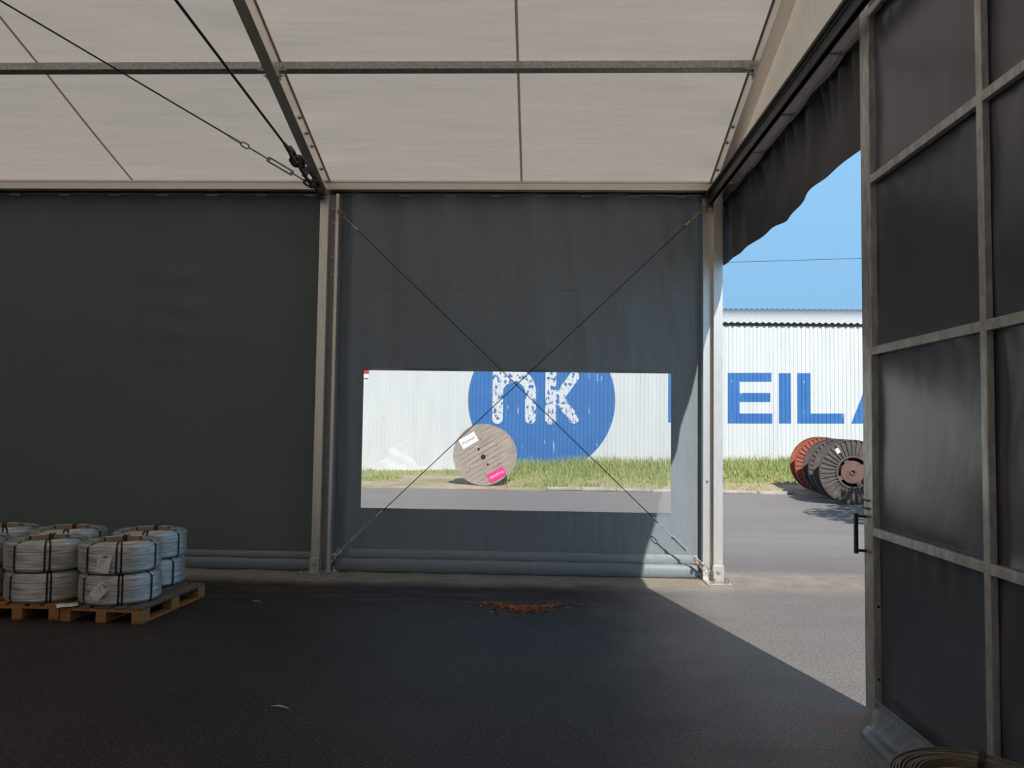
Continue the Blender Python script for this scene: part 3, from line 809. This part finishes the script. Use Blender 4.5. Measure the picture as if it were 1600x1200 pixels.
def grass():
    n = 34000
    X = np.random.uniform(-9, 17, n); Y = np.random.uniform(13.3, 20.6, n)
    ed = np.array([road_edge(x) for x in X])
    s = (Y-ed)/(20.95-ed)
    patch = np.sin(X*1.3+Y*.7)+np.sin(X*.6-Y*1.1+2)
    tall = np.clip((X-.4)/1.5, 0, 1)
    h = .06+.10*np.random.rand(n) + tall*np.clip((s-.35)/.5, 0, 1)*.42*(.55+.6*np.random.rand(n)) + .06*np.clip(patch, 0, 1)
    keep = (s > .03)
    # bare soil on the left, and along the kerb
    bare = ((X < .9) & (s < .62) & (patch < 1.2)) | ((s < .30) & (np.random.rand(n) < .72) & (patch < .8)) | ((X < .6) & (np.random.rand(n) < .5))
    keep &= ~bare
    keep &= ~((X > 9.6) & (X < 12.2) & (Y < 15.2))
    X, Y, h = X[keep], Y[keep], h[keep]; n = len(X)
    Z = np.array([verge_z(x, y) for x, y in zip(X, Y)])-.02
    a = np.random.uniform(0, 2*PI, n); wd = np.random.uniform(.010, .022, n); ln = np.random.uniform(.05, .45, n)*h; la = np.random.uniform(0, 2*PI, n)
    V = np.zeros((n, 5, 3))
    cx, cy = np.cos(a)*wd, np.sin(a)*wd
    for i, (k, q, s_) in enumerate(((0, 0, 1), (0, 0, -1), (.55, .3, -.8), (.55, .3, .8), (1, 1, 0))):
        V[:, i, 0] = X + cx*s_ + np.cos(la)*ln*q; V[:, i, 1] = Y + cy*s_ + np.sin(la)*ln*q; V[:, i, 2] = Z + h*k
    me = bpy.data.meshes.new('grass')
    idx = np.arange(n)[:, None]*5
    faces = [tuple(r) for r in (idx+np.array([[0, 1, 2, 3]])).tolist()] + [tuple(r) for r in (idx+np.array([[3, 2, 4]])).tolist()]
    me.from_pydata(V.reshape(-1, 3).tolist(), [], faces); me.materials.append(M['grass'])
    o = bpy.data.objects.new('grass', me); COL.objects.link(o)
    tag(o, 'green grass growing along the foot of the white building', 'grass', kind='stuff')
grass()

# ------------------------------------------------------------------ white profiled building with painted lettering
FY = 21.0
PER = .155
def prof_y(x):
    q = (x % PER)/PER
    if q < .70: return 0.
    if q < .76: return .022*(q-.70)/.06
    if q < .94: return .022
    return .022*(1-(q-.94)/.06)
BR = (0., .70, .76, .94)
def breaks(x0, x1):
    out = []; k = math.floor(x0/PER)
    while k*PER < x1:
        out += [k*PER+q*PER for q in BR]; k += 1
    return [v for v in out if x0 < v < x1]
bld = thing('white_building', (4, FY, 0), 'long white profiled-sheet building across the road with blue painted lettering', 'building')
FX0, FX1, EV = -32., 46., 5.86
xs = [FX0]+breaks(FX0, FX1)+[FX1]
zs = [-.1, 5.0, EV]
b = grid(B(), xs, zs, lambda u, v: (u, FY+prof_y(u), v)); obj('sheet_wall', b, M['facade'], bld)
b = box(B(), FX0, FX1, FY+.05, FY+14, 0, EV-.05); obj('inner_block', b, M['dark_gap'], bld)
b = box(B(), FX0, FX1, FY-.02, FY+.06, EV, EV+.125); obj('eave_board', b, M['dark_gap'], bld)
def roofw(u): return .035*math.sin(2*PI*u/.24)
b = grid(B(), lin(FX0, FX1, int((FX1-FX0)/.04)), [0, 1], lambda u, v: (u, FY-.16+v*6.2, EV+.115+roofw(u)+v*1.45))
rf = obj('corrugated_roof', b, M['roofing'], bld, smooth=True); s_ = rf.modifiers.new('solid', 'SOLIDIFY'); s_.thickness = .01
b = box(B(), FX0, 1.0, FY-.03, FY-.002, -.02, .05); obj('base_flashing', b, M['facade'], bld)
b = grid(B(), lin(-3.45, -1.55, 60), lin(.05, 1.15, 40), lambda u, v: (u, FY-.028-.016*math.sin(u*9+v*5)*math.sin(v*7-u*3), v), skip=lambda u, v: v > .18+.95*math.exp(-((u+2.75)/.55)**2)+.06*math.sin(u*14) or v > 1.12)
obj('crumpled_sheet', b, mat('white crumpled sheet', (.74, .765, .775), (.70, .725, .735), 3, .45, bs=.5, bd=.03), bld, smooth=False)
b = B(); box(b, -4.45, -3.96, FY-.05, FY-.02, 3.82, 4.20); obj('red_sign', b, M['red_sign'], bld)
b = B(); box(b, -4.45, -3.97, FY-.05, FY-.02, 3.66, 3.815); obj('white_sign', b, M['paper'], bld)

def painted(name, polys, m, off, label=None):
    """flat outlines (x,z) laid on the folds of the sheet wall"""
    bm = B()
    for i_, pl_ in enumerate(polys):
        f = bm.faces.new([bm.verts.new((x, -.0006*i_, z)) for x, z in pl_])
    x0 = min(x for p in polys for x, z in p); x1 = max(x for p in polys for x, z in p)
    for bx in breaks(x0, x1):
        bmesh.ops.bisect_plane(bm, geom=bm.verts[:]+bm.edges[:]+bm.faces[:], plane_co=(bx, 0, 0), plane_no=(1, 0, 0), dist=1e-6)
    for v in bm.verts: v.co.y += FY + prof_y(round(v.co.x, 5)+1e-7) - off
    o = obj(name, bm, m, bld)
    if label: o['label'] = label
    return o
def fx(x, y): return (2.834+(x-846)*.02493, 2.876-(y-625)*.02478+(x-846)*.00031)
def quad(*p): return [fx(*q) for q in p]
cx_, cz_ = fx(846, 625)
painted('painted_disc', [[(cx_+2.868*math.cos(2*PI*k/96), cz_+2.868*math.sin(2*PI*k/96)) for k in range(96)]], M['blue_paint'], .004, 'blue painted disc')
def capsule(a, b_, w, n=8):
    (x0, y0), (x1, y1) = fx(*a), fx(*b_); w = w*.0248/2; t_ = math.atan2(y1-y0, x1-x0)
    pts = [(x1+w*math.cos(t_-PI/2+PI*k/n), y1+w*math.sin(t_-PI/2+PI*k/n)) for k in range(n+1)]
    pts += [(x0+w*math.cos(t_+PI/2+PI*k/n), y0+w*math.sin(t_+PI/2+PI*k/n)) for k in range(n+1)]
    return pts
def arch(c, r0, r1, n=14):
    out = []
    for k in range(n):
        a0, a1 = PI*k/n, PI*(k+1)/n
        out.append([fx(c[0]+r_*math.cos(a), c[1]-r_*(.95 if r_ < 20 else 1.15)*math.sin(a)) for r_, a in ((r0, a0), (r1, a0), (r1, a1), (r0, a1))])
    return out
painted('painted_letter_n', [capsule((777.5, 575), (777.5, 654), 17), capsule((829, 612), (829, 654), 17), *arch((803, 614), 18, 34.5)], M['logo_white'], .007, 'chipped white letter n')
painted('painted_letter_k', [capsule((860.5, 548), (860.5, 655), 17), capsule((872, 622), (897, 588), 16), capsule((874, 624), (897, 654), 16)], M['logo_white'], .007, 'chipped white letter k')
T, Bt = 583, 661
painted('painted_letter', [quad((1043, T), (1056.5, T), (1056.5, Bt-1), (1043, Bt-1)), quad((1102, T), (1118, T), (1118, Bt-1), (1102, Bt-1)), quad((1043, T), (1059, T), (1118, Bt-1), (1102, Bt-1))], M['blue_paint'], .004, 'blue letter N')
painted('painted_letter', [quad((1135, 582.5), (1153, 582.5), (1153, 661.5), (1135, 661.5)), quad((1153, 582.5), (1202, 582.5), (1202, 596.5), (1153, 596.5)), quad((1153, 614), (1200, 614), (1200, 628), (1153, 628)), quad((1153, 646), (1203, 646), (1203, 661.5), (1153, 661.5))], M['blue_paint'], .004, 'blue letter E')
painted('painted_letter', [quad((1213, 583), (1231.5, 583), (1231.5, 661.5), (1213, 661.5))], M['blue_paint'], .004, 'blue letter I')
painted('painted_letter', [quad((1241.5, 583), (1261.5, 583), (1261.5, 661.5), (1241.5, 661.5)), quad((1261.5, 646), (1312.5, 646), (1312.5, 661.5), (1261.5, 661.5))], M['blue_paint'], .004, 'blue letter L')
painted('painted_letter', [quad((1323, 661.5), (1342, 661.5), (1371, 583), (1354, 583)), quad((1371, 583), (1354, 583), (1384, 661.5), (1403, 661.5)), quad((1347, 646.5), (1379, 646.5), (1374, 632), (1352, 632))], M['blue_paint'], .004, 'blue letter A')

# overhead line beyond the building
b = tube(B(), [(x, 34, 11.1+.00035*(x-14)**2+.035*(x-14)) for x in lin(-40, 70, 40)], .014, 6)
wl = thing('overhead_line', (14, 34, 0), 'thin overhead line crossing the blue sky above the white roof', 'overhead line')
obj('wire', b, M['wire_steel'], wl)
for x in (-40, 70):
    b = tube(B(), [(x, 34, 0), (x, 34, 11.1+.00035*(x-14)**2+.035*(x-14)+.3)], [.16, .11], 10); obj('pole', b, M['bark'], wl)

# ------------------------------------------------------------------ wooden cable drum
def text_mesh(name, s, size, m, mtx, parent):
    cu_ = bpy.data.curves.new(name, 'FONT'); cu_.body = s; cu_.size = size; cu_.align_x = 'CENTER'; cu_.align_y = 'CENTER'; cu_.extrude = .001; cu_.resolution_u = 3
    tmp = bpy.data.objects.new(name+'_tmp', cu_); COL.objects.link(tmp)
    dg = bpy.context.evaluated_depsgraph_get(); me = bpy.data.meshes.new_from_object(tmp.evaluated_get(dg))
    bpy.data.objects.remove(tmp); bpy.data.curves.remove(cu_)
    me.transform(mtx); me.materials.append(m)
    o = bpy.data.objects.new(name, me); COL.objects.link(o); o.parent = parent; return o
def drum():
    R0, Wd = .925, .95
    t = thing('cable_drum', (1.125, 14.55, .035), 'big weathered wooden cable drum with white and pink labels, leaning before the blue disc', 'cable drum')
    base = Matrix.Translation((0, 0, R0)) @ Matrix.Rotation(PI/2, 4, 'X')       # local z -> -y (towards the hall)
    ring = lambda z0, z1, r: [(0, z0), (r, z0), (r, z1), (0, z1)]
    tilt_ = math.radians(31)
    # front flange made of planks running up to the right
    def flange(name, zz):
        b = B(); npl = 13; rr = random.Random(4)
        for i in range(npl):
            a0 = -R0+2*R0*i/npl+.005; a1 = -R0+2*R0*(i+1)/npl-.005; n_ = 10
            lo = [(math.sqrt(max(0, R0**2-a**2)), a) for a in lin(a0, a1, n_)]
            pts = [(x, a) for x, a in lo] + [(-x, a) for x, a in lo[::-1]]
            dz = rr.uniform(-.002, .002)
            front = [b.verts.new((x, a, zz+.05+dz)) for x, a in pts]; back = [b.verts.new((x, a, zz+dz)) for x, a in pts]
            try:
                b.faces.new(front); b.faces.new(back[::-1])
                for k in range(len(pts)): b.faces.new((front[k], back[k], back[(k+1) % len(pts)], front[(k+1) % len(pts)]))
            except ValueError: pass
        o = obj(name, b, M['cover'], t, world=False); o.matrix_local = base @ Matrix.Rotation(tilt_, 4, 'Z')
        return o
    flange('front_flange', Wd/2)
    flange('rear_flange', -Wd/2-.05)
    b = lathe(B(), [(.52, -Wd/2), (.52, Wd/2)], 40); o = obj('barrel', b, M['cover'], t, world=False); o.matrix_local = base
    b = lathe(B(), [(R0+.002, Wd/2+.005), (R0+.006, Wd/2+.005), (R0+.006, Wd/2+.045), (R0+.002, Wd/2+.045)], 80, closed=True); o = obj('rim_band', b, M['galv'], t, world=False); o.matrix_local = base
    F = Wd/2+.0525
    sc = 1.91/95.   # metres per pixel on the drum face
    P_ = lambda px, py: ((px-758.5)*sc, (712-py)*sc)
    # centre hole and bolt holes
    for (px, py, r_) in ((758, 715.5, .075), (751, 704, .038), (765.3, 726.5, .034)):
        x, y = P_(px, py); b = lathe(B(), [(0, F), (r_, F), (r_, F+.004), (r_*.8, F+.004), (r_*.8, F+.002), (0, F+.002)], 20, Matrix.Translation((x, y, 0)))
        o = obj('hole_bushing', b, M['hole'], t, world=False); o.matrix_local = base
    for (px, py) in ((748.5, 700.5), (777.5, 699), (782, 725), (738, 733), (762, 742), (753.5, 690)):
        x, y = P_(px, py); b = lathe(B(), [(0, F), (.022, F), (.018, F+.008), (0, F+.010)], 10, Matrix.Translation((x, y, 0)))
        o = obj('bolt_head', b, M['rust_hub'] if px != 748.5 else M['white_print'], t, world=False); o.matrix_local = base
    for (nm, px, py, wx, wy, mm, txt, tm, flip, s_) in (('white_label', 735.4, 691, .54, .31, M['paper'], 'Prysmian', M['ink'], 0, .115), ('pink_label', 778.7, 742, .54, .29, M['pink'], 'Prysmian', M['white_print'], PI, .125)):
        x, y = P_(px, py); m = Matrix.Translation((x, y, F+.003)) @ Matrix.Rotation(tilt_, 4, 'Z')
        b = box(B(), -wx/2, wx/2, -wy/2, wy/2, -.002, .002, m); o = obj(nm, b, mm, t, world=False); o.matrix_local = base
        m2 = m @ Matrix.Translation((0, 0, .004)) @ Matrix.Rotation(flip, 4, 'Z')
        tx = text_mesh('label_text', txt, s_, tm, m2, o)
    t.rotation_euler = (math.radians(-2.5), 0, math.radians(-3))
drum()

# ------------------------------------------------------------------ steel reels
def make_reel(fm, hubm, label, paper=False):
    R0, Wd = .815, .62
    t = thing('steel_reel', (0, 0, 0), label, 'cable reel', 'ribbed steel reels right of the grass')
    base = Matrix.Translation((0, 0, R0)) @ Matrix.Rotation(PI/2, 4, 'X')
    def put(name, b, m, smooth=False):
        o = obj(name, b, m, t, world=False, smooth=smooth); o.matrix_local = base; return o
    n_ = 36; rin = .40
    for zf, s in ((Wd/2, 1), (-Wd/2, -1)):
        b = B(); lathe(b, [(rin, zf-.012*s), (R0-.01, zf-.012*s), (R0-.01, zf), (rin, zf)], 72, closed=True)
        for k in range(n_):                                  # radial pressed ribs
            m = Matrix.Rotation(2*PI*k/n_, 4, 'Z')
            vs = []
            for (r_, hw) in ((rin+.02, .020), (R0-.03, .046)):
                for (y_, z_) in ((-hw, zf-.001*s), (-hw*.75, zf+.030*s), (hw*.75, zf+.030*s), (hw, zf-.001*s)): vs.append(b.verts.new(m @ Vector((r_, y_, z_))))
            for q in range(3): b.faces.new((vs[q], vs[q+1], vs[q+5], vs[q+4]))
            b.faces.new(vs[0:4]); b.faces.new(vs[4:8])
        put('flange_sheet', b, fm)
        b = B(); lathe(b, [(R0-.02, zf-.03*s), (R0, zf-.03*s), (R0, zf+.035*s), (R0-.02, zf+.035*s)], 72, closed=True); put('rim', b, fm)
        b = B(); lathe(b, [(rin-.03, zf-.02*s), (rin+.012, zf-.02*s), (rin+.012, zf+.045*s), (rin-.03, zf+.045*s)], 60, closed=True); put('hub_ring', b, fm)
        b = B(); lathe(b, [(0, zf-.10*s), (rin-.03, zf-.10*s)], 48); put('recess_plate', b, M['hole'])
        b = B(); lathe(b, [(.05, zf+.005*s), (.285, zf-.005*s), (.285, zf-.03*s), (.05, zf-.03*s)], 48, closed=True)
        for k in range(4):
            m = Matrix.Rotation(PI/2*k+.5, 4, 'Z'); box(b, .27, rin-.028, -.06, .06, zf-.03*s-.01, zf-.03*s+.01, m)
        put('hub_disc', b, hubm)
        b = B(); lathe(b, [(0, zf-.02*s), (.05, zf-.02*s), (.05, zf+.03*s), (.075, zf+.03*s), (.075, zf-.0*s)], 24); put('bushing', b, M['rust_dark'])
    b = lathe(B(), [(.40, -Wd/2), (.40, Wd/2)], 48); put('barrel', b, fm)
    if paper:
        b = box(B(), -.045, .045, -.065, .065, Wd/2+.036, Wd/2+.039, Matrix.Translation((-.37, .53, 0)) @ Matrix.Rotation(.5, 4, 'Z')); put('paper_label', b, M['paper'])
    return t
RZ = math.radians(-5)
r1 = make_reel(M['rust_dark'], M['rust_hub'], 'nearest dark rusty ribbed steel reel half hidden by the gate edge', True); r1.location = (10.66+.03, 10.40+.32, .002); r1.rotation_euler = (0, 0, RZ)
r2 = make_reel(M['rust_mid'], M['rust_hub'], 'middle brown-grey ribbed steel reel between the dark and the red one'); r2.location = (10.97, 12.05+.32, .002); r2.rotation_euler = (0, 0, RZ)
r3 = make_reel(M['rust_red'], M['rust_red'], 'faded red ribbed steel reel, farthest left of the three'); r3.location = (11.10, 13.60+.32, .03); r3.rotation_euler = (0, 0, RZ)

# ------------------------------------------------------------------ tree whose shade falls on the road and reels
def tree(loc, blobs, label, seed):
    rr = np.random.RandomState(seed)
    t = thing('tree', loc, label, 'tree')
    b = tube(B(), [(loc[0], loc[1], 0), (loc[0]+.1, loc[1], 1.6), (loc[0]-.05, loc[1]+.1, 3.4), (loc[0]+.1, loc[1], 5)], [.2, .16, .12, .05], 10)
    for (bx, by, bz, *_r) in blobs: tube(b, [(loc[0], loc[1], 2.4), (loc[0]+bx*.5, loc[1]+by*.5, (2.4+bz)/2+.3), (loc[0]+bx, loc[1]+by, bz)], [.08, .05, .02], 6)
    obj('trunk', b, M['bark'], t, smooth=True)
    V = []; Fc = []
    for (bx, by, bz, r_, n_) in blobs:
        d = rr.normal(size=(n_, 3)); d /= np.linalg.norm(d, axis=1)[:, None]; q = r_*rr.uniform(.25, 1, n_)**.5
        c = d*q[:, None]*np.array([1, 1, .75]) + np.array([loc[0]+bx, loc[1]+by, bz])
        for p in c:
            u = rr.normal(size=3); u /= np.linalg.norm(u); v = np.cross(u, rr.normal(size=3)); v /= np.linalg.norm(v)
            s = rr.uniform(.09, .17); i = len(V)
            V += [tuple(p-u*s), tuple(p+v*s*.55), tuple(p+u*s), tuple(p-v*s*.55)]; Fc.append((i, i+1, i+2, i+3))
    me = bpy.data.meshes.new('foliage'); me.from_pydata([tuple(np.array(v)-np.array(loc)) for v in V], [], Fc); me.materials.append(M['leaf'])
    o = bpy.data.objects.new('foliage', me); COL.objects.link(o); o.parent = t
tree((12.6, 2.4, 0), ((-1.2, .2, 4.6, 1.5, 900), (.6, -.6, 5.4, 1.8, 1300), (.2, 1.4, 5.0, 1.6, 1000), (1.6, .8, 5.2, 1.6, 1000)), 'leafy tree beside the road hidden behind the gate, casting dappled shade', 3)
